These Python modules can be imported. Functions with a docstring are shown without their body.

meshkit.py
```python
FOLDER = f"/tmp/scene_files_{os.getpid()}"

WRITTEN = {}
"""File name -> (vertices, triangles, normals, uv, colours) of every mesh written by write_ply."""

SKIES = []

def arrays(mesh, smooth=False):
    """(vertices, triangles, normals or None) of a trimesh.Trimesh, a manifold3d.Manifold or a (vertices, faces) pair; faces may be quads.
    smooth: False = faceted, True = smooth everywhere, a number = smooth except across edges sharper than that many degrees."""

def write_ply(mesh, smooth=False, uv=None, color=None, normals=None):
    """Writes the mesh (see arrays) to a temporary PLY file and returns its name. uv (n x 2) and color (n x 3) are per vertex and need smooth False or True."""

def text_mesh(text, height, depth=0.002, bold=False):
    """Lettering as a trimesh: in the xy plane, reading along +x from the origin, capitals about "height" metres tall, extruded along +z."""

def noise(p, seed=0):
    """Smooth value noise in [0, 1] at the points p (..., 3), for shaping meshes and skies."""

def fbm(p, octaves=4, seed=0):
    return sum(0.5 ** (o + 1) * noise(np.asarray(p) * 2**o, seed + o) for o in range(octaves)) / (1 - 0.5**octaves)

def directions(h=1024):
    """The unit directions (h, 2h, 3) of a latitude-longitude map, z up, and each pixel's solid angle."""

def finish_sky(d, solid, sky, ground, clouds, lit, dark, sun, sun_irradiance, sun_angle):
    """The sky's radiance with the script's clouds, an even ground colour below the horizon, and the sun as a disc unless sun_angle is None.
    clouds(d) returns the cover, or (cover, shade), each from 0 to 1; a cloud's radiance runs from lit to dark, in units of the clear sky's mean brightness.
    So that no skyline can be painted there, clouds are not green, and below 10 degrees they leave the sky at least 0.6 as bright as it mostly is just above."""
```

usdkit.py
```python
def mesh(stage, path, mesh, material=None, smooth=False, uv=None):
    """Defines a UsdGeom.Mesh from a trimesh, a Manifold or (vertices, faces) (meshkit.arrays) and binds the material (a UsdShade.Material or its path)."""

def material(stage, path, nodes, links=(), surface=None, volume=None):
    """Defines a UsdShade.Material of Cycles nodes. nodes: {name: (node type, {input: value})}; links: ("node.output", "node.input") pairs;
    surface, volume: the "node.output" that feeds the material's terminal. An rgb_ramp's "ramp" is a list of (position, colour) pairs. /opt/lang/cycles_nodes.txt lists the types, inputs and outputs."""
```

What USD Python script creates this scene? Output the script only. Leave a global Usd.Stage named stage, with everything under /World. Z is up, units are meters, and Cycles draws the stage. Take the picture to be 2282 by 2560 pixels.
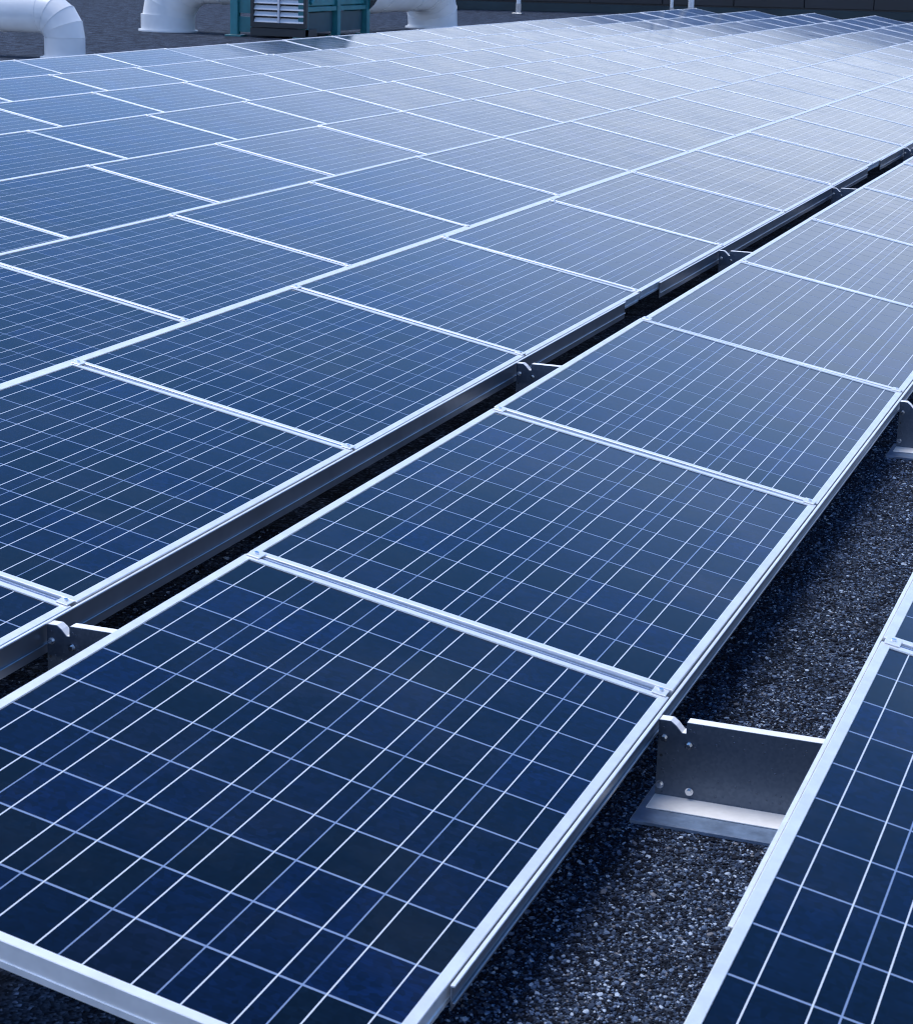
import math
import numpy as np
import trimesh
import manifold3d as m3
import usdkit, meshkit
from pxr import Usd, UsdGeom, UsdLux, UsdShade, Gf, Sdf, Vt

stage = Usd.Stage.CreateInMemory()
UsdGeom.SetStageUpAxis(stage, "Z")
UsdGeom.SetStageMetersPerUnit(stage, 1.0)
UsdGeom.Xform.Define(stage, "/World")
UsdGeom.Scope.Define(stage, "/World/Looks")

# ------------------------------------------------------------------ camera
EXPOSURE = 1.12
ROOF = 0.18                                    # height of the panels' low edge above the roof
RIGHT = np.array([0.9391343, 0.3422297, 0.0300942])
FWD = np.array([-0.3223397, 0.9080680, -0.2674130])
EYE = np.array([0.91209705, -2.26962333, 1.49382216 + ROOF])
cam = UsdGeom.Camera.Define(stage, "/World/camera")
f_ = FWD / np.linalg.norm(FWD)
r_ = RIGHT - f_ * (RIGHT @ f_)
r_ /= np.linalg.norm(r_)
u_ = np.cross(r_, f_)
M4 = np.eye(4)
M4[0, :3], M4[1, :3], M4[2, :3], M4[3, :3] = r_, u_, -f_, EYE
cam.AddTransformOp().Set(Gf.Matrix4d(M4.tolist()))
cam.CreateHorizontalApertureAttr(36.0)
cam.CreateFocalLengthAttr(36.0 * 5124.3 / 2282)
cam.CreateExposureAttr(EXPOSURE)
cam.CreateClippingRangeAttr(Gf.Vec2f(0.05, 2000))
cam.CreateFStopAttr(22.0)
cam.CreateFocusDistanceAttr(6.5)

# ------------------------------------------------------------------ sky and sun
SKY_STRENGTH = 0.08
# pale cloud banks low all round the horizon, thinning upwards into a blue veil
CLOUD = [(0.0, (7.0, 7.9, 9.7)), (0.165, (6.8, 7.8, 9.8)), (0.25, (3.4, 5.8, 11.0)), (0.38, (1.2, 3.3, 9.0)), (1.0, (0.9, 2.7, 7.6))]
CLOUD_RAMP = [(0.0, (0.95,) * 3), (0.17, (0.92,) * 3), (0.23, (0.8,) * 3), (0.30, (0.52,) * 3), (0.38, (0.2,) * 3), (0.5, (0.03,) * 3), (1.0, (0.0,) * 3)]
SUN_EL, SUN_AZ = math.radians(70), math.radians(-70)      # azimuth = atan2(x, y) towards the sun
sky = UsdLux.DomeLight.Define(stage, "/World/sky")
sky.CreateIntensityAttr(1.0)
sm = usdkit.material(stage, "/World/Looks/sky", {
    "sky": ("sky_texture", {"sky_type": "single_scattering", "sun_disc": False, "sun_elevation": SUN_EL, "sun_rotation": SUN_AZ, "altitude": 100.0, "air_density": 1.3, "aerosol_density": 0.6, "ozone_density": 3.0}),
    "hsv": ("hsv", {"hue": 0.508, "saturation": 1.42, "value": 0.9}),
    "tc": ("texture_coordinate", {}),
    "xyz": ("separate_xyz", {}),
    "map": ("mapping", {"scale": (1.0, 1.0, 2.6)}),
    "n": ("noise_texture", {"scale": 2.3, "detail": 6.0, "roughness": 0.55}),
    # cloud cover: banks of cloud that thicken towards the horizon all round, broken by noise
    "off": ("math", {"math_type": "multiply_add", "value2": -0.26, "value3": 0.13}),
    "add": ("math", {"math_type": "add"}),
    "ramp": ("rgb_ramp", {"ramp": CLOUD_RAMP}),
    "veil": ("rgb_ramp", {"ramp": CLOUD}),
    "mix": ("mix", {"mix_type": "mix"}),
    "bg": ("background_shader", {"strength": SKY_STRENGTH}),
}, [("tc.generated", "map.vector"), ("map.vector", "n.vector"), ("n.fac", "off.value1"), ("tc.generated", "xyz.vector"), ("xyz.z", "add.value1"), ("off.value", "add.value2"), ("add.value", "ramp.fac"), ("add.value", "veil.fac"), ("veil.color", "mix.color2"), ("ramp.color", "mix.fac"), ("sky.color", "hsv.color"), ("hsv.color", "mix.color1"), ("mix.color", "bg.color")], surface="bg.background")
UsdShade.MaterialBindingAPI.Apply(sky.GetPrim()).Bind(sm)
sky.GetPrim().SetCustomDataByKey("kind", "structure")
sun = UsdLux.DistantLight.Define(stage, "/World/sun")
sun.CreateIntensityAttr(0.4)
sun.CreateAngleAttr(40.0)
sun.CreateColorAttr(Gf.Vec3f(1.0, 0.975, 0.94))
sun.GetPrim().CreateAttribute("inputs:normalize", Sdf.ValueTypeNames.Bool).Set(True)
sd = np.array([math.sin(SUN_AZ) * math.cos(SUN_EL), math.cos(SUN_AZ) * math.cos(SUN_EL), math.sin(SUN_EL)])
zx = sd
xx = np.cross([0, 0, 1.0], zx); xx /= np.linalg.norm(xx)
yx = np.cross(zx, xx)
S4 = np.eye(4); S4[0, :3], S4[1, :3], S4[2, :3] = xx, yx, zx
sun.AddTransformOp().Set(Gf.Matrix4d(S4.tolist()))

# ------------------------------------------------------------------ helpers
used = {}
def path_of(name, parent="/World"):
    key = (parent, name)
    n = used.get(key, 0)
    used[key] = n + 1
    return f"{parent}/{name}" + (f"_{n:03d}" if n else "")

def tag(prim, label=None, cat=None, group=None, kind=None):
    prim = prim.GetPrim() if hasattr(prim, "GetPrim") else prim
    for k, v in (("label", label), ("category", cat), ("group", group), ("kind", kind)):
        if v:
            prim.SetCustomDataByKey(k, v)
    return prim

def obj(name, mesh, mat, parent="/World", smooth=False):
    parent = str(parent) if isinstance(parent, str) else str(parent.GetPath())
    return usdkit.mesh(stage, path_of(name, parent), mesh, mat, smooth).GetPrim()

def thing(name, label, cat, loc=(0, 0, 0), group=None, rotz=0.0):
    x = UsdGeom.Xform.Define(stage, path_of(name))
    x.AddTranslateOp().Set(Gf.Vec3d(*map(float, loc)))
    if rotz:
        x.AddRotateZOp().Set(float(rotz))
    return tag(x, label, cat, group)

def box(x0, x1, y0, y1, z0, z1):
    m = trimesh.creation.box([x1 - x0, y1 - y0, z1 - z0])
    m.apply_translation([(x0 + x1) / 2, (y0 + y1) / 2, (z0 + z1) / 2])
    return m

def rbox(x0, x1, y0, y1, z0, z1, b=0.002):
    """box with chamfered edges (manifold hull)"""
    pts = []
    for i in range(3):
        lo, hi = np.array([x0, y0, z0]) + b, np.array([x1, y1, z1]) - b
        lo[i] -= b; hi[i] += b
        for k in range(8):
            pts.append([(lo, hi)[(k >> a) & 1][a] for a in range(3)])
    return trimesh.convex.convex_hull(np.array(pts))

def cyl(p, q, r, sides=24, r2=None):
    p, q = np.asarray(p, float), np.asarray(q, float)
    d = q - p; L = np.linalg.norm(d); d /= L
    a = np.cross(d, [0, 0, 1.0] if abs(d[2]) < .9 else [1.0, 0, 0]); a /= np.linalg.norm(a)
    b = np.cross(d, a)
    t = np.arange(sides) * 2 * np.pi / sides
    ring = np.cos(t)[:, None] * a + np.sin(t)[:, None] * b
    r2 = r if r2 is None else r2
    v = np.vstack([p + ring * r, q + ring * r2, [p], [q]])
    f = []
    for i in range(sides):
        j = (i + 1) % sides
        f += [[i, j, sides + j], [i, sides + j, sides + i], [2 * sides, j, i], [2 * sides + 1, sides + i, sides + j]]
    m = trimesh.Trimesh(v, f, process=False)
    if m.volume < 0: m.invert()
    return m

cat = trimesh.util.concatenate

def principled(name, base, rough=0.5, metal=0.0, extra=None, bump=None, var=None, coat=0.0, spec=None, nscale=6.0):
    """a principled material; var: (scale, darker colour factor) mottles the colour; bump: (scale, strength, distance)"""
    p = {"base_color": base, "roughness": rough, "metallic": metal}
    if spec is not None:
        p["specular_ior_level"] = spec
    if extra: p.update(extra)
    nodes = {"p": ("principled_bsdf", p), "tc": ("texture_coordinate", {})}
    links = []
    if var:
        sc, lo = var
        nodes["vn"] = ("noise_texture", {"scale": sc, "detail": 5.0, "roughness": 0.6})
        nodes["vr"] = ("rgb_ramp", {"ramp": [(0.3, tuple(c * lo for c in base)), (0.7, base)]})
        links += [("tc.object", "vn.vector"), ("vn.fac", "vr.fac"), ("vr.color", "p.base_color")]
    if bump:
        nodes["bn"] = ("noise_texture", {"scale": bump[0], "detail": 4.0})
        nodes["b"] = ("bump", {"strength": bump[1], "distance": bump[2]})
        links += [("tc.object", "bn.vector"), ("bn.fac", "b.height"), ("b.normal", "p.normal")]
    return usdkit.material(stage, f"/World/Looks/{name}", nodes, links, surface="p.BSDF")

# ------------------------------------------------------------------ materials
M = {}
M["aluminium"] = principled("aluminium", (0.97, 0.97, 0.97), 0.42, 0.62, var=(16.0, 0.84))
M["lit_flange"] = principled("lit_flange", (0.9, 0.9, 0.9), 0.5, 0.1, var=(30.0, 0.85))  # same sheet metal as the plate, light on the upward flanges painted in
M["rail_metal"] = principled("rail_metal", (0.42, 0.44, 0.48), 0.34, 1.0, var=(7.0, 0.8))
M["galvanised"] = usdkit.material(stage, "/World/Looks/galvanised", {
    "tc": ("texture_coordinate", {}),
    "v": ("voronoi_texture", {"scale": 180.0}),
    "vr": ("rgb_ramp", {"ramp": [(0.0, (0.095, 0.12, 0.165)), (1.0, (0.125, 0.155, 0.205))]}),
    "d": ("voronoi_texture", {"scale": 60.0, "randomness": 1.0}),
    "dr": ("rgb_ramp", {"ramp": [(0.0, (1, 1, 1)), (0.10, (1, 1, 1)), (0.16, (0, 0, 0)), (1.0, (0, 0, 0))]}),
    "b": ("bump", {"strength": 0.6, "distance": 0.003}),
    "p": ("principled_bsdf", {"metallic": 0.95, "roughness": 0.5}),
}, [("tc.object", "v.vector"), ("v.color", "vr.fac"), ("vr.color", "p.base_color"), ("tc.object", "d.vector"), ("d.distance", "dr.fac"), ("dr.color", "b.height"), ("b.normal", "p.normal")], surface="p.BSDF")
M["strip_metal"] = principled("strip_metal", (0.5, 0.55, 0.65), 0.3, 0.9)
M["steel"] = principled("steel", (0.75, 0.76, 0.78), 0.2, 1.0)
M["backsheet"] = principled("backsheet", (0.20, 0.27, 0.42), 0.12)
M["busbar"] = principled("busbar", (0.62, 0.66, 0.72), 0.12, 0.0)
CELLS = []
for i, c in enumerate([(0.0008, 0.0036, 0.017), (0.0006, 0.0026, 0.011), (0.0013, 0.0038, 0.015), (0.0007, 0.0022, 0.006), (0.0018, 0.0036, 0.012), (0.0009, 0.0050, 0.026)]):
    CELLS.append(usdkit.material(stage, f"/World/Looks/silicon_{i}", {
        "tc": ("texture_coordinate", {}),
        "g": ("geometry", {}),
        "v": ("voronoi_texture", {"scale": 75.0}),
        "st": ("mapping", {"scale": (14.0, 160.0, 1.0)}),
        "sn": ("noise_texture", {"scale": 1.0, "detail": 3.0}),
        "n": ("noise_texture", {"scale": 7.0, "detail": 4.0}),
        "r": ("rgb_ramp", {"ramp": [(0.0, tuple(x * 0.55 for x in c)), (1.0, tuple(x * 1.9 for x in c))]}),
        "r2": ("rgb_ramp", {"ramp": [(0.3, (0.62, 0.66, 0.7)), (0.7, (1.35, 1.28, 1.25))]}),
        "r3": ("rgb_ramp", {"ramp": [(0.3, (0.75, 0.75, 0.78)), (0.7, (1.25, 1.25, 1.22))]}),
        "m": ("mix", {"mix_type": "multiply", "fac": 1.0}),
        "m2": ("mix", {"mix_type": "multiply", "fac": 1.0}),
        # dust and dried rain marks on the glass
        "dn": ("noise_texture", {"scale": 2.1, "detail": 8.0, "roughness": 0.68}),
        "dr": ("rgb_ramp", {"ramp": [(0.0, (0, 0, 0)), (0.48, (0, 0, 0)), (0.75, (0.02, 0.02, 0.02)), (1.0, (0.04, 0.04, 0.04))]}),
        "dm": ("mix", {"mix_type": "mix", "color2": (0.3, 0.33, 0.38)}),
        "rr": ("rgb_ramp", {"ramp": [(0.35, (0.09, 0.09, 0.09)), (0.75, (0.19, 0.19, 0.19))]}),
        "p": ("principled_bsdf", {"ior": 1.28}),
    }, [("tc.object", "v.vector"), ("v.color", "r.fac"), ("g.position", "n.vector"), ("n.fac", "r2.fac"), ("r.color", "m.color1"), ("r2.color", "m.color2"),
        ("tc.object", "st.vector"), ("st.vector", "sn.vector"), ("sn.fac", "r3.fac"), ("m.color", "m2.color1"), ("r3.color", "m2.color2"),
        ("g.position", "dn.vector"), ("dn.fac", "dr.fac"), ("dr.color", "dm.fac"), ("m2.color", "dm.color1"), ("dm.color", "p.base_color"), ("dn.fac", "rr.fac"), ("rr.color", "p.roughness")], surface="p.BSDF"))
M["white_duct"] = principled("white_duct", (0.78, 0.79, 0.80), 0.35, 0.0, var=(2.2, 0.86))
M["teal_paint"] = principled("teal_paint", (0.025, 0.22, 0.25), 0.4, 0.0, var=(3.0, 0.6))
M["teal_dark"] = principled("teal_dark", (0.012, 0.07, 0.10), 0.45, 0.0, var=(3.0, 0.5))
M["dark_metal"] = principled("dark_metal", (0.02, 0.025, 0.03), 0.5)
M["louvre_white"] = principled("louvre_white", (0.75, 0.76, 0.78), 0.4)
M["facade"] = principled("facade", (0.012, 0.016, 0.024), 0.45, var=(0.8, 0.6))
M["reflection_cladding"] = principled("reflection_cladding", (0.34, 0.5, 0.72), 0.4, 0.0, var=(0.5, 0.8))  # pale blue chosen for how it mirrors in the far panels
M["plinth"] = principled("plinth", (0.02, 0.045, 0.055), 0.6, var=(1.2, 0.5))
M["dark_glass"] = principled("dark_glass", (0.02, 0.025, 0.03), 0.05)
M["mat"] = principled("mat", (0.16, 0.23, 0.35), 0.4, var=(25.0, 0.5), bump=(80.0, 0.3, 0.003))
ST = [principled(f"stone_{i}", c, r, spec=0.15) for i, (c, r) in enumerate([((0.007, 0.010, 0.019), 0.75), ((0.032, 0.049, 0.088), 0.7), ((0.12, 0.17, 0.27), 0.6), ((0.40, 0.48, 0.60), 0.5), ((0.16, 0.165, 0.19), 0.6)])]
M["roofing"] = usdkit.material(stage, "/World/Looks/roofing", {
    "g": ("geometry", {}),
    "v": ("voronoi_texture", {"scale": 130.0}),
    "r": ("rgb_ramp", {"ramp": [(0.0, (0.006, 0.0065, 0.0075)), (0.45, (0.018, 0.020, 0.023)), (0.8, (0.055, 0.058, 0.064)), (1.0, (0.2, 0.2, 0.21))]}),
    "n": ("noise_texture", {"scale": 4.5, "detail": 8.0, "roughness": 0.8}),
    "r2": ("rgb_ramp", {"ramp": [(0.42, (0.4, 0.5, 0.7)), (0.58, (1.8, 2.2, 2.9))]}),
    "m": ("mix", {"mix_type": "multiply", "fac": 1.0}),
    "b": ("bump", {"strength": 0.8, "distance": 0.004}),
    "p": ("principled_bsdf", {"roughness": 0.9, "specular_ior_level": 0.06}),
}, [("g.position", "v.vector"), ("v.color", "r.fac"), ("g.position", "n.vector"), ("n.fac", "r2.fac"), ("r.color", "m.color1"), ("r2.color", "m.color2"), ("m.color", "p.base_color"), ("v.distance", "b.height"), ("b.normal", "p.normal")], surface="p.BSDF")

# ------------------------------------------------------------------ array geometry (solved from the photograph)
W, LEN, L, PITCH, TILT = 0.99, 1.645, 1.66842707, 1.41342473, math.radians(10.510957)
LIP, FH = 0.0205, 0.042
RISE = W * math.sin(TILT)
ROWS = 9                                         # row 0 lies right of the gravel strip
def row_x(k):                                    # right, low edge of a row
    return -PITCH * (k - 1) - (0.018 if k == 0 else 0.0)
N_END = 28

def project(P):
    d = np.asarray(P, float) - EYE
    z = d @ f_
    return 1141 + 5124.3 * (d @ r_) / z, 1280 - 5124.3 * (d @ u_) / z, z

# ------------------------------------------------------------------ roof and gravel
g = 260.0
obj("roof", trimesh.Trimesh([[-g, -g, 0], [g, -g, 0], [g, g, 0], [-g, g, 0]], [[0, 1, 2], [0, 2, 3]], process=False), M["roofing"])
tag(stage.GetPrimAtPath("/World/roof"), kind="structure")

rng = np.random.default_rng(11)
def stone(seed):
    m = trimesh.creation.icosphere(subdivisions=0, radius=1.0)
    r = np.random.default_rng(seed)
    v = m.vertices * (0.75 + 0.5 * r.random((len(m.vertices), 1))) * np.array([1.0, 0.8, 0.55])
    return trimesh.Trimesh(v, m.faces, process=False)
pi = UsdGeom.PointInstancer.Define(stage, "/World/gravel")
tag(pi, "fine dark grey gravel with pale specks covering the roof between the panel rows", "gravel", kind="stuff")
protos = []
for i in range(10):
    p = usdkit.mesh(stage, f"/World/gravel/stone_{i}" if i else "/World/gravel/stone", stone(100 + i), ST[[0, 0, 0, 1, 1, 1, 2, 2, 3, 4][i]])
    protos.append(p.GetPath())
pi.CreatePrototypesRel().SetTargets(protos)
def scatter(x0, x1, y0, y1, n):
    return np.stack([rng.uniform(x0, x1, n), rng.uniform(y0, y1, n)], 1)
pts = np.vstack([scatter(-0.16, 0.75, 0.0, 2.3, 110000), scatter(-0.16, 0.75, 2.3, 5.5, 80000), scatter(-0.16, 0.7, 5.5, 9.0, 25000),
                 scatter(-1.6, 0.0, -0.5, 0.1, 9000), scatter(0.0, 0.8, -0.7, 0.0, 9000), scatter(-1.65, -0.9, 0.3, 3.0, 12000)])
n = len(pts)
size = rng.lognormal(math.log(0.0026), 0.40, n).clip(0.0018, 0.0085)
size[pts[:, 1] > 5.5] *= 1.5
kind = rng.choice(10, n, p=[.15, .15, .15, .10, .10, .10, .09, .08, .055, .025])
pi.CreatePositionsAttr(Vt.Vec3fArray.FromNumpy(np.column_stack([pts, size * 0.25]).astype(np.float32)))
pi.CreateScalesAttr(Vt.Vec3fArray.FromNumpy(np.repeat(size[:, None], 3, 1).astype(np.float32)))
ang = rng.uniform(0, 2 * np.pi, n)
tl = rng.normal(0, 0.25, (n, 2))
q = np.column_stack([np.cos(ang / 2), tl * 0.5, np.sin(ang / 2)])
q /= np.linalg.norm(q, axis=1, keepdims=True)
pi.CreateOrientationsAttr(Vt.QuathArray([Gf.Quath(float(a), float(b), float(c), float(d)) for a, b, c, d in q]))
pi.CreateProtoIndicesAttr(Vt.IntArray.FromNumpy(kind.astype(np.int32)))

# ------------------------------------------------------------------ solar panel prototypes
# local frame: origin in the middle of the panel, x across the slope (+x low edge), y along the row, z up from the frame's top
def hull_rects(rects):
    pts = np.array([[sx * a, sy * b, z] for a, b, z in rects for sx in (-1, 1) for sy in (-1, 1)])
    return m3.Manifold.hull_points(pts)
hx, hy = W / 2, LEN / 2
outer = hull_rects([(hx - .0012, hy - .0012, 0), (hx, hy, -.0012), (hx, hy, -.031)]) + hull_rects([(hx + .0022, hy + .0022, -.0315), (hx + .0022, hy + .0022, -FH)])
outer = outer + hull_rects([(hx, hy, -.030), (hx, hy, -.032)])
inner = hull_rects([(hx - LIP + .0008, hy - LIP + .0008, 0.001), (hx - LIP, hy - LIP, -.0012), (hx - LIP, hy - LIP, -.0040)])
cavity = hull_rects([(hx - .0025, hy - .0025, -.0060), (hx - .0025, hy - .0025, -FH - .01)])
slot = hull_rects([(hx - LIP, hy - LIP, -.003), (hx - LIP, hy - LIP, -.008)])
frame_mesh = outer - inner - slot - cavity
back_mesh = box(-hx + .004, hx - .004, -hy + .004, hy - .004, -.0058, -.0034)
cw, ch = (W - 2 * LIP) / 6, (LEN - 2 * LIP) / 10
GX, GY = 0.0030, 0.0060
def cell_box(i, j):
    x0, y0 = -hx + LIP + i * cw, -hy + LIP + j * ch
    return box(x0 + (GX / 2 if i else .0), x0 + cw - (GX / 2 if i < 5 else 0), y0 + (GY / 2 if j else 0), y0 + ch - (GY / 2 if j < 9 else 0), -.0034, -.0030)
def bus_box(i, s):
    xc = -hx + LIP + (i + (0.25, 0.75)[s]) * cw
    return box(xc - .00125, xc + .00125, -hy + LIP + .002, hy - LIP - .002, -.0030, -.00285)
def clamp(x, y):
    c = rbox(x - .016, x + .016, y - .021, y + .021, .0006, .0038, .0009)
    b = cyl((x, y, .0036), (x, y, .0075), .0052, 10)
    return c, b

kinds = stage.CreateClassPrim("/World/panel_kinds")
def build_panel(name, near, seed):
    r = np.random.default_rng(seed)
    root = UsdGeom.Xform.Define(stage, f"/World/panel_kinds/{name}")
    obj("frame", frame_mesh, M["aluminium"], root, smooth=20)
    obj("backsheet", back_mesh, M["backsheet"], root)
    pick = r.choice(6, (6, 10), p=[.26, .22, .16, .12, .12, .12])
    if near:
        for i in range(6):
            for j in range(10):
                obj("cell", cell_box(i, j), CELLS[pick[i, j]], root)
        for i in range(6):
            for s in (0, 1):
                obj("busbar", bus_box(i, s), M["busbar"], root)
    else:
        for c in range(6):
            if (pick == c).any():
                tag(obj("cells", cat([cell_box(i, j) for i in range(6) for j in range(10) if pick[i, j] == c]), CELLS[c], root), kind="stuff")
        tag(obj("busbars", cat([bus_box(i, s) for i in range(6) for s in (0, 1)]), M["busbar"], root), kind="stuff")
    # the strip that closes the joint to the next panel, and the two clamps over its ends
    y0, y1 = hy + .003, hy + (L - LEN) - .003
    ym = (y0 + y1) / 2
    obj("joint_strip", cat([box(-hx + .03, hx - .03, y0, y1, -.006, -.0035), box(-hx + .03, hx - .03, ym - .0012, ym + .0012, -.0036, -.0022)]), M["strip_metal"], root)
    for x in (-hx + .022, hx - .022):
        c, b = clamp(x, ym)
        cp = obj("clamp", c, M["aluminium"], root)
        obj("bolt", b, M["steel"], cp)
    return root
NEAR = [build_panel(f"near_{c}", True, 20 + i) for i, c in enumerate("abc")]
FAR = [build_panel(f"far_{c}", False, 40 + i) for i, c in enumerate("abcd")]

ORD = "first second third fourth fifth sixth seventh eighth ninth tenth eleventh twelfth thirteenth fourteenth fifteenth sixteenth seventeenth eighteenth nineteenth twentieth".split()
def ordinal(n):
    if n <= 20: return ORD[n - 1]
    return "twenty-" + ORD[n - 21]
ROWNAME = {0: "the row right of the gravel strip", 1: "the row left of the gravel strip"}
for k in range(2, 8):
    ROWNAME[k] = f"the {ordinal(k)} row left of the gravel strip"
ROWNAME[8] = "the leftmost row beside the white ducts"
def panel_pose(k, j):
    xr = row_x(k)
    return np.array([xr - hx * math.cos(TILT), j * L + L / 2, ROOF + hx * math.sin(TILT)])
def in_view(k, j):
    c = panel_pose(k, j)
    u = np.linspace(-1, 1, 13)
    U, V = np.meshgrid(u, u)
    P = np.stack([c[0] + U * hx * math.cos(TILT), c[1] + V * hy, c[2] - U * hx * math.sin(TILT)], -1).reshape(-1, 3)
    x, y, z = project(P)
    ok = (z > .1) & (x > 3) & (x < 2279) & (y > 3) & (y < 2557)
    return ok.mean()
jr = np.random.default_rng(77)
for k in range(ROWS):
    vis = [j for j in range(0, N_END) if in_view(k, j) > 0.02]
    lo, hi = max(0, min(vis) - 1), min(N_END - 1, max(vis) + 1)
    for j in range(lo, hi + 1):
        c = panel_pose(k, j)
        near = np.linalg.norm(c - EYE) < 8.6
        proto = NEAR[int(jr.integers(3))] if near else FAR[int(jr.integers(4))]
        x = UsdGeom.Xform.Define(stage, path_of("solar_panel"))
        x.AddTranslateOp().Set(Gf.Vec3d(*c))
        dx, dy = jr.normal(0, 0.22, 2)
        x.AddRotateXYZOp().Set(Gf.Vec3f(float(np.clip(dx, -.4, .4)) * .5, math.degrees(TILT) + float(np.clip(dy, -.4, .4)), 0.0))
        x.GetPrim().GetReferences().AddInternalReference(proto.GetPath())
        x.GetPrim().SetInstanceable(True)
        if j in vis:
            n = vis.index(j) + 1
            where = "nearest in view" if n == 1 else f"{ordinal(n)} from the front"
            tag(x, f"{'blue ' if n < 20 else ''}solar panel, {where} in {ROWNAME[k]}", "solar panel", "solar panels of the roof array")
        else:
            tag(x, f"solar panel extending {ROWNAME[k]} past the {'near' if j < min(vis) else 'far'} edge", "solar panel", f"panels continuing {ROWNAME[k]} out of view")

# ------------------------------------------------------------------ mounting rails along the panels' low edges (and the high edge of the right row)
def rail(label, x, z, y0, y1, side, deep):
    """side +1: right of the low edge; -1: left of the high edge; deep: height of the web"""
    t = thing("mounting_rail", label, "rail", (x, y0, z), "aluminium rails clamped along the panel rows")
    n_ = y1 - y0
    a, b = (0.0028, 0.0105) if side > 0 else (-0.0105, -0.0028)
    obj("lip", rbox(a, b, 0, n_, -.0065, -.0025, .0008), M["aluminium"], t)
    w0, w1 = (0.0035, 0.0060) if side > 0 else (-0.0060, -0.0035)
    web = [box(w0, w1, 0, n_, -deep, -.0068)]
    if deep > .05:
        web += [rbox(w1 + .0003, w1 + .005, 0, n_, -.0545, -.0515, .0008)]
    else:
        web += [rbox(w1 + .0003, w1 + .0045, 0, n_, -.0345, -.0315, .0008)] if side > 0 else []
    obj("web", cat(web), M["rail_metal"], t)
for m_ in range(0, 4):
    y0, y1 = 4 * m_ * L + .33, 4 * (m_ + 1) * L - .28
    where = ("nearest the camera", "second back from the camera", "third back from the camera", "farthest back")[m_]
    if m_ < 2:
        rail(f"pale aluminium rail on the row beside the gravel strip, {where}", row_x(1), ROOF, y0, y1, 1, .044)
    rail(f"dark-sided aluminium rail above the black gap between rows, {where}", row_x(2), ROOF, y0, y1, 1, .076)
    if m_ < 1:
        rail("pale aluminium rail on the left edge of the right-hand panel row", row_x(0) - W * math.cos(TILT), ROOF + RISE, y0, y1, -1, .044)

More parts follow.
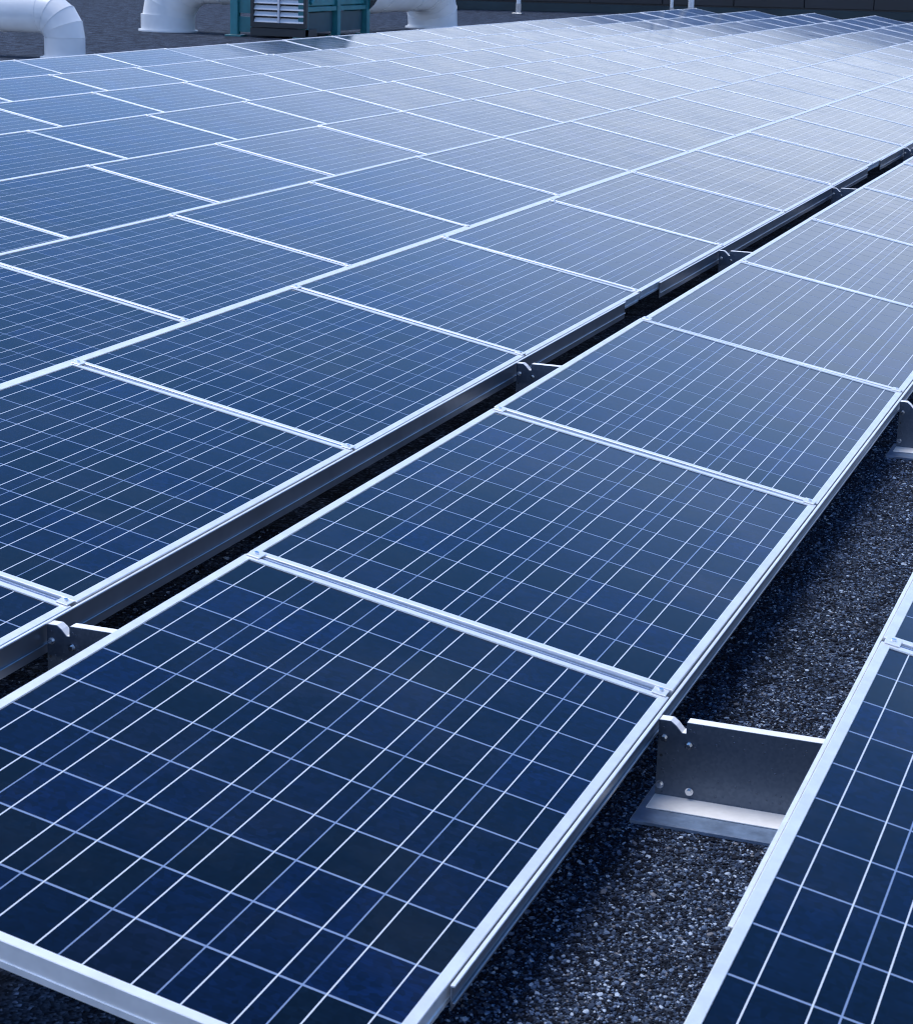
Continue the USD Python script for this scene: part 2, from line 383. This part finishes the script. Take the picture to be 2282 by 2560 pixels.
# ------------------------------------------------------------------ cross brackets between the rows
def extrude_xz(poly, y0, y1):
    from shapely.geometry import Polygon
    m = trimesh.creation.extrude_polygon(Polygon(poly), y1 - y0, engine="earcut")
    v = m.vertices.copy()
    m.vertices = np.column_stack([v[:, 0], y1 - v[:, 2], v[:, 1]])
    if m.volume < 0: m.invert()
    return m
def make_bracket(label, x, y):
    t = thing("support_bracket", label, "bracket", (x, y, 0), "sheet metal brackets carrying the panel rows")
    zt = ROOF - .003
    zb = .0145
    xl, xr = .0120, .66
    poly = [(xl, zb), (xr, zb), (xr, zt), (.069, zt), (.069, zt - .024), (.060, zt - .024), (.047, zt - .010), (.036, zt - .002), (xl, zt - .002)]
    obj("plate", extrude_xz(poly, 0, .003), M["galvanised"], t)
    fl = [rbox(.069, xr, .0032, .030, zt - .004, zt, .0008), rbox(xl, .036, .0032, .030, zt - .0062, zt - .002, .0008)]
    tilt = extrude_xz([(.0363, zt - .0062), (.0465, zt - .0142), (.0595, zt - .0285), (.0688, zt - .0285), (.0688, zt - .0242), (.0602, zt - .0242), (.0472, zt - .0102), (.0363, zt - .0022)], .0032, .030)
    obj("top_flange", cat(fl + [tilt]), M["lit_flange"], t)
    obj("foot_flange", rbox(xl, xr, -.072, -.0003, .0115, .0145, .0008), M["lit_flange"], t)
    obj("splice_plate", box(xl + .002, xl + .085, .0042, .0066, zb + .02, zt - .04), M["galvanised"], t)
    for bx, bz in ((.024, zt - .039), (.076, zt - .048), (.021, zb + .022), (.083, zb + .016)):
        head = cyl((bx, -.0003, bz), (bx, -.0025, bz), .0085, 16)
        nut = cyl((bx, -.0025, bz), (bx, -.0095, bz), .0058, 6)
        obj("bolt", cat([head, nut]), M["steel"], t)
    obj("hole_rim", cyl((.020, -.0004, (zt + zb) / 2 + .004), (.020, -.0012, (zt + zb) / 2 + .004), .0032, 12), M["dark_metal"], t)
    pad = meshkit_pad(xl, xr)
    obj("base_pad", pad, M["mat"], t)
def meshkit_pad(xl, xr):
    return rbox(xl - .016, xr, -.136, .06, .0005, .0110, .002)
for j in (1, 3, 5):
    make_bracket({1: "galvanised sheet metal bracket spanning the gravel strip, nearest the camera", 3: "sheet metal bracket across the gravel strip at the picture's right edge", 5: "sheet metal bracket across the gravel strip beyond the picture's right edge"}[j], row_x(1), j * L - .140)
for j in (1, 3, 5, 7, 9, 11):
    make_bracket(f"small sheet metal bracket in the black gap between rows, {ordinal((j + 1) // 2)} from the front", row_x(2), j * L - .140)

# ------------------------------------------------------------------ white ducts
def pipe_tube(path, r, sides=36, seams=(), rib=0.012):
    """round pipe along a polyline; returns (pipe, seam rings)"""
    P = np.asarray(path, float)
    T = np.gradient(P, axis=0); T /= np.linalg.norm(T, axis=1, keepdims=True)
    side = np.cross(T[0], T[-1]) if np.linalg.norm(np.cross(T[0], T[-1])) > .1 else np.cross(T[0], [0, 0, 1.0] if abs(T[0][2]) < .9 else [1.0, 0, 0])
    side /= np.linalg.norm(side)
    t = np.arange(sides) * 2 * np.pi / sides
    rings = []
    for p, d in zip(P, T):
        n_ = np.cross(side, d)
        rings.append(p + r * (np.cos(t)[:, None] * side + np.sin(t)[:, None] * n_))
    v = np.vstack(rings); f = []
    for a in range(len(P) - 1):
        for i in range(sides):
            j = (i + 1) % sides
            f += [[a * sides + i, a * sides + j, (a + 1) * sides + j], [a * sides + i, (a + 1) * sides + j, (a + 1) * sides + i]]
    m = trimesh.Trimesh(v, f, process=False)
    rr = []
    for s in seams:
        p, d = P[s], T[s]
        rr.append(cyl(p - d * rib / 2, p + d * rib / 2, r + .007, sides))
    return m, rr
def elbow(center, a, b, R, n):
    """arc from center + R*a turning to center + R*b (a, b unit, perpendicular)"""
    t = np.linspace(0, np.pi / 2, n)
    return np.asarray(center) + R * (np.cos(t)[:, None] * np.asarray(a) + np.sin(t)[:, None] * np.asarray(b))
def duct(label, foot, r, R, zaxis, out, length, gores, collar):
    """a duct that rises from the roof at foot and bends towards the unit vector out"""
    t = thing("white_duct", label, "duct", (foot[0], foot[1], 0), "white ventilation ducts on the roof")
    out = np.asarray(out, float)
    cen = np.array([0, 0, zaxis - R]) + out * R
    arc = elbow(cen, -out, [0, 0, 1.0], R, gores + 1)
    riser = np.array([[0, 0, .0], [0, 0, max(.02, zaxis - R - .002)]])
    end = arc[-1] + out * length
    obj("riser", pipe_tube(np.vstack([riser]), r)[0], M["white_duct"], t, smooth=40)
    for a in range(gores):
        # every gore is a short mitred tube of its own with a lapped seam
        seg = np.vstack([arc[a], arc[a + 1]])
        d0 = (arc[a + 1] - arc[a]); d0 /= np.linalg.norm(d0)
        def cut(p, tang, rr):
            s = np.cross(out, [0, 0, 1.0]); s /= np.linalg.norm(s)
            n_ = np.cross(s, tang)
            th = np.arange(40) * 2 * np.pi / 40
            return p + rr * (np.cos(th)[:, None] * s + np.sin(th)[:, None] * n_)
        def tang(i):
            q_ = i / gores * np.pi / 2
            return np.array([0, 0, 1.0]) * math.cos(q_) + out * math.sin(q_)
        A, B = cut(arc[a], tang(a), r), cut(arc[a + 1], tang(a + 1), r + .004)
        v = np.vstack([A, B]); f = []
        for i in range(40):
            j = (i + 1) % 40
            f += [[i, j, 40 + j], [i, 40 + j, 40 + i]]
        g_ = trimesh.Trimesh(v, f, process=False)
        ring = cyl(arc[a + 1] - tang(a + 1) * .004, arc[a + 1] + tang(a + 1) * .004, r + .008, 40)
        obj("elbow_segment", cat([g_, ring]), M["white_duct"], t, smooth=40)
    st = arc[-1]
    obj("straight_pipe", pipe_tube(np.vstack([st, st + out * length]), r - .001)[0], M["white_duct"], t, smooth=40)
    nj = max(1, int(length / 1.2))
    for i in range(nj):
        p = st + out * (length * (i + .5) / nj)
        obj("joint_ring", cyl(p - out * .012, p + out * .012, r + .009, 40), M["white_duct"], t, smooth=40)
    obj("base_collar", cat([cyl((0, 0, 0.001), (0, 0, collar), r + .012, 40), cyl((0, 0, 0.001), (0, 0, .03), r + .06, 40)]), M["white_duct"], t, smooth=40)
duct("white round ventilation duct bending down to the roof at top left", (-13.742, 22.607), .275, .31, .60, (-1, 0, 0), 5.0, 4, .05)
duct("white round duct leaving the left side of the louvred unit", (-16.801, 31.395), .47, .80, .98, (1, 0, 0), .62, 4, .30)
duct("wide white round duct running back from the louvred unit", (-14.116, 37.706), .50, .80, .86, (0, -1, 0), 3.3, 4, .06)

# ------------------------------------------------------------------ louvred air unit
AX0, AX1, AY0, AY1 = -15.27, -13.84, 30.77, 33.68
t = thing("air_handling_unit", "teal framed air handling unit with white louvres between white ducts", "air unit", ((AX0 + AX1) / 2, (AY0 + AY1) / 2, 0))
cx, cy = (AX0 + AX1) / 2, (AY0 + AY1) / 2
w2, d2 = (AX1 - AX0) / 2, (AY1 - AY0) / 2
for sx in (-1, 1):
    for yy in (-d2, -0.05, d2 - .14):
        xx0 = sx * w2 - (.14 if sx > 0 else 0)
        obj("post", rbox(xx0, xx0 + .14, yy, yy + .14, .03, 2.2, .008), M["teal_paint"], t)
        obj("foot", rbox(xx0 - .08, xx0 + .22, yy - .04, yy + .22, .0005, .03, .004), M["teal_paint"], t)
# left front service column
obj("side_panel", rbox(-w2 + .145, -w2 + .40, -d2 + .06, -d2 + .10, .40, 2.2, .004), M["teal_paint"], t)
obj("side_panel", rbox(-w2 + .145, -w2 + .40, -d2 + .06, -d2 + .10, .08, .34, .004), M["teal_paint"], t)
# louvre
lx0, lx1 = -w2 + .46, w2 - .02
obj("louvre_frame", cat([box(lx0 - .05, lx0, -d2 - .04, -d2 + .04, .18, 2.1), box(lx1, lx1 + .05, -d2 - .04, -d2 + .04, .18, 2.1), box(lx0, lx1, -d2 - .04, -d2 + .04, .18, .26), box(lx0, lx1, -d2 - .04, -d2 + .04, 2.0, 2.1)]), M["dark_metal"], t)
obj("louvre_back", box(lx0, lx1, -d2 + .10, -d2 + .12, .26, 2.0), M["dark_metal"], t)
mid = (lx0 + lx1) / 2
obj("mullion", box(mid - .018, mid + .018, -d2 - .035, -d2 + .02, .26, 2.0), M["strip_metal"], t)
z = .30
while z < 1.97:
    for a, b in ((lx0 + .004, mid - .02), (mid + .02, lx1 - .004)):
        s = rbox(a, b, -.045, .045, -.004, .004, .0015)
        s.apply_transform(trimesh.transformations.rotation_matrix(math.radians(52), [1, 0, 0]))
        s.apply_translation([0, -d2 + .01, z])
        obj("slat", s, M["louvre_white"], t)
    z += .105
obj("casing", rbox(-w2 + .15, w2 - .16, -d2 + .16, d2 - .02, .45, 2.15, .01), M["teal_paint"], t)
obj("base_tray", cat([rbox(lx0 - .06, w2 + .0, -d2 - .03, -d2 + .5, .035, .17, .006), rbox(-w2 + .15, w2 - .16, -d2 + .55, d2 - .2, .2, .4, .006)]), M["dark_metal"], t)
for y0_, y1_ in ((-d2 + .16, -.07), (.11, d2 - .16)):
    obj("side_panel", rbox(w2 - .075, w2 - .05, y0_, y1_, .56, 2.15, .004), M["teal_paint"], t)
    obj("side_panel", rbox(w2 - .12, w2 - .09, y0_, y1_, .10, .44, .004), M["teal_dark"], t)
def bar(p, q_, r):
    return cyl(p, q_, r, 8)
obj("brace", bar((w2 - .015, -d2 + .25, .60), (w2 - .015, -.1, 1.25), .03), M["teal_paint"], t)
obj("beam", cat([rbox(w2 - .12, w2 - .02, -d2 + .15, d2 - .15, .46, .54, .006), rbox(-w2 + .02, -w2 + .12, -d2 + .15, d2 - .15, .46, .54, .006)]), M["teal_paint"], t)
obj("roof_sheet", rbox(-w2 - .06, w2 + .06, -d2 - .06, d2 + .06, 2.2, 2.26, .01), M["teal_paint"], t)

# ------------------------------------------------------------------ posts and the dark building at the far end
def post(label, x, y, r, h, dark_foot):
    t = thing("roof_post", label, "post", (x, y, 0), "slim pale posts standing at the far end of the roof")
    obj("shaft", cyl((0, 0, .12), (0, 0, h), r, 20), M["white_duct"], t, smooth=40)
    obj("sleeve", cyl((0, 0, .03), (0, 0, .26), r + .02, 20), M["rail_metal"], t, smooth=40)
    obj("base_plate", rbox(-.2, .2, -.2, .2, .0005, .03, .005) if dark_foot else rbox(-.12, .12, -.12, .12, .0005, .03, .005), M["dark_metal"] if dark_foot else M["rail_metal"], t)
post("pale slim post left of the others, right of the wide duct", -15.801, 48.290, .055, 2.6, False)
post("thin pale post with a dark foot, left of a thicker post", -12.354, 50.329, .04, 2.6, True)
post("thicker white post right of the post with the dark foot", -12.014, 51.009, .075, 2.6, False)

B0, B1 = np.array([-18.325, 49.649]), np.array([-2.887, 58.777])
d_ = (B1 - B0); d_ /= np.linalg.norm(d_)
rz = math.degrees(math.atan2(d_[1], d_[0]))
t = thing("dark_building", "long dark building wall with a low teal-grey plinth at the far end", "building", (B0[0], B0[1], 0), rotz=rz)
BL, BH = 60.0, 2.5
obj("wall", box(-2, BL, .25, 12, 0, 1.0), M["facade"], t)
obj("added_upper_wall", box(-2, BL, .25, 12, 1.003, BH), M["reflection_cladding"], t)  # unseen upper wall, added for its reflection in the far panels
obj("plinth", rbox(-2, BL, .12, .248, 0, .22, .01), M["plinth"], t)
for i in range(31):
    x0 = -2 + i * 2.0
    obj("cladding_panel", rbox(x0 + .012, x0 + 1.988, .19, .248, .26, .99, .006), M["facade"], t)
    obj("added_upper_panel", rbox(x0 + .008, x0 + 1.992, .20, .248, 1.02, BH - .02, .006), M["reflection_cladding"], t)
obj("parapet", rbox(-2.1, BL, .1, .6, BH + .003, BH + .12, .01), M["reflection_cladding"], t)
obj("downpipe", cat([cyl((7.9, .1, .55), (7.9, .1, BH), .05, 14)]), M["white_duct"], t, smooth=40)
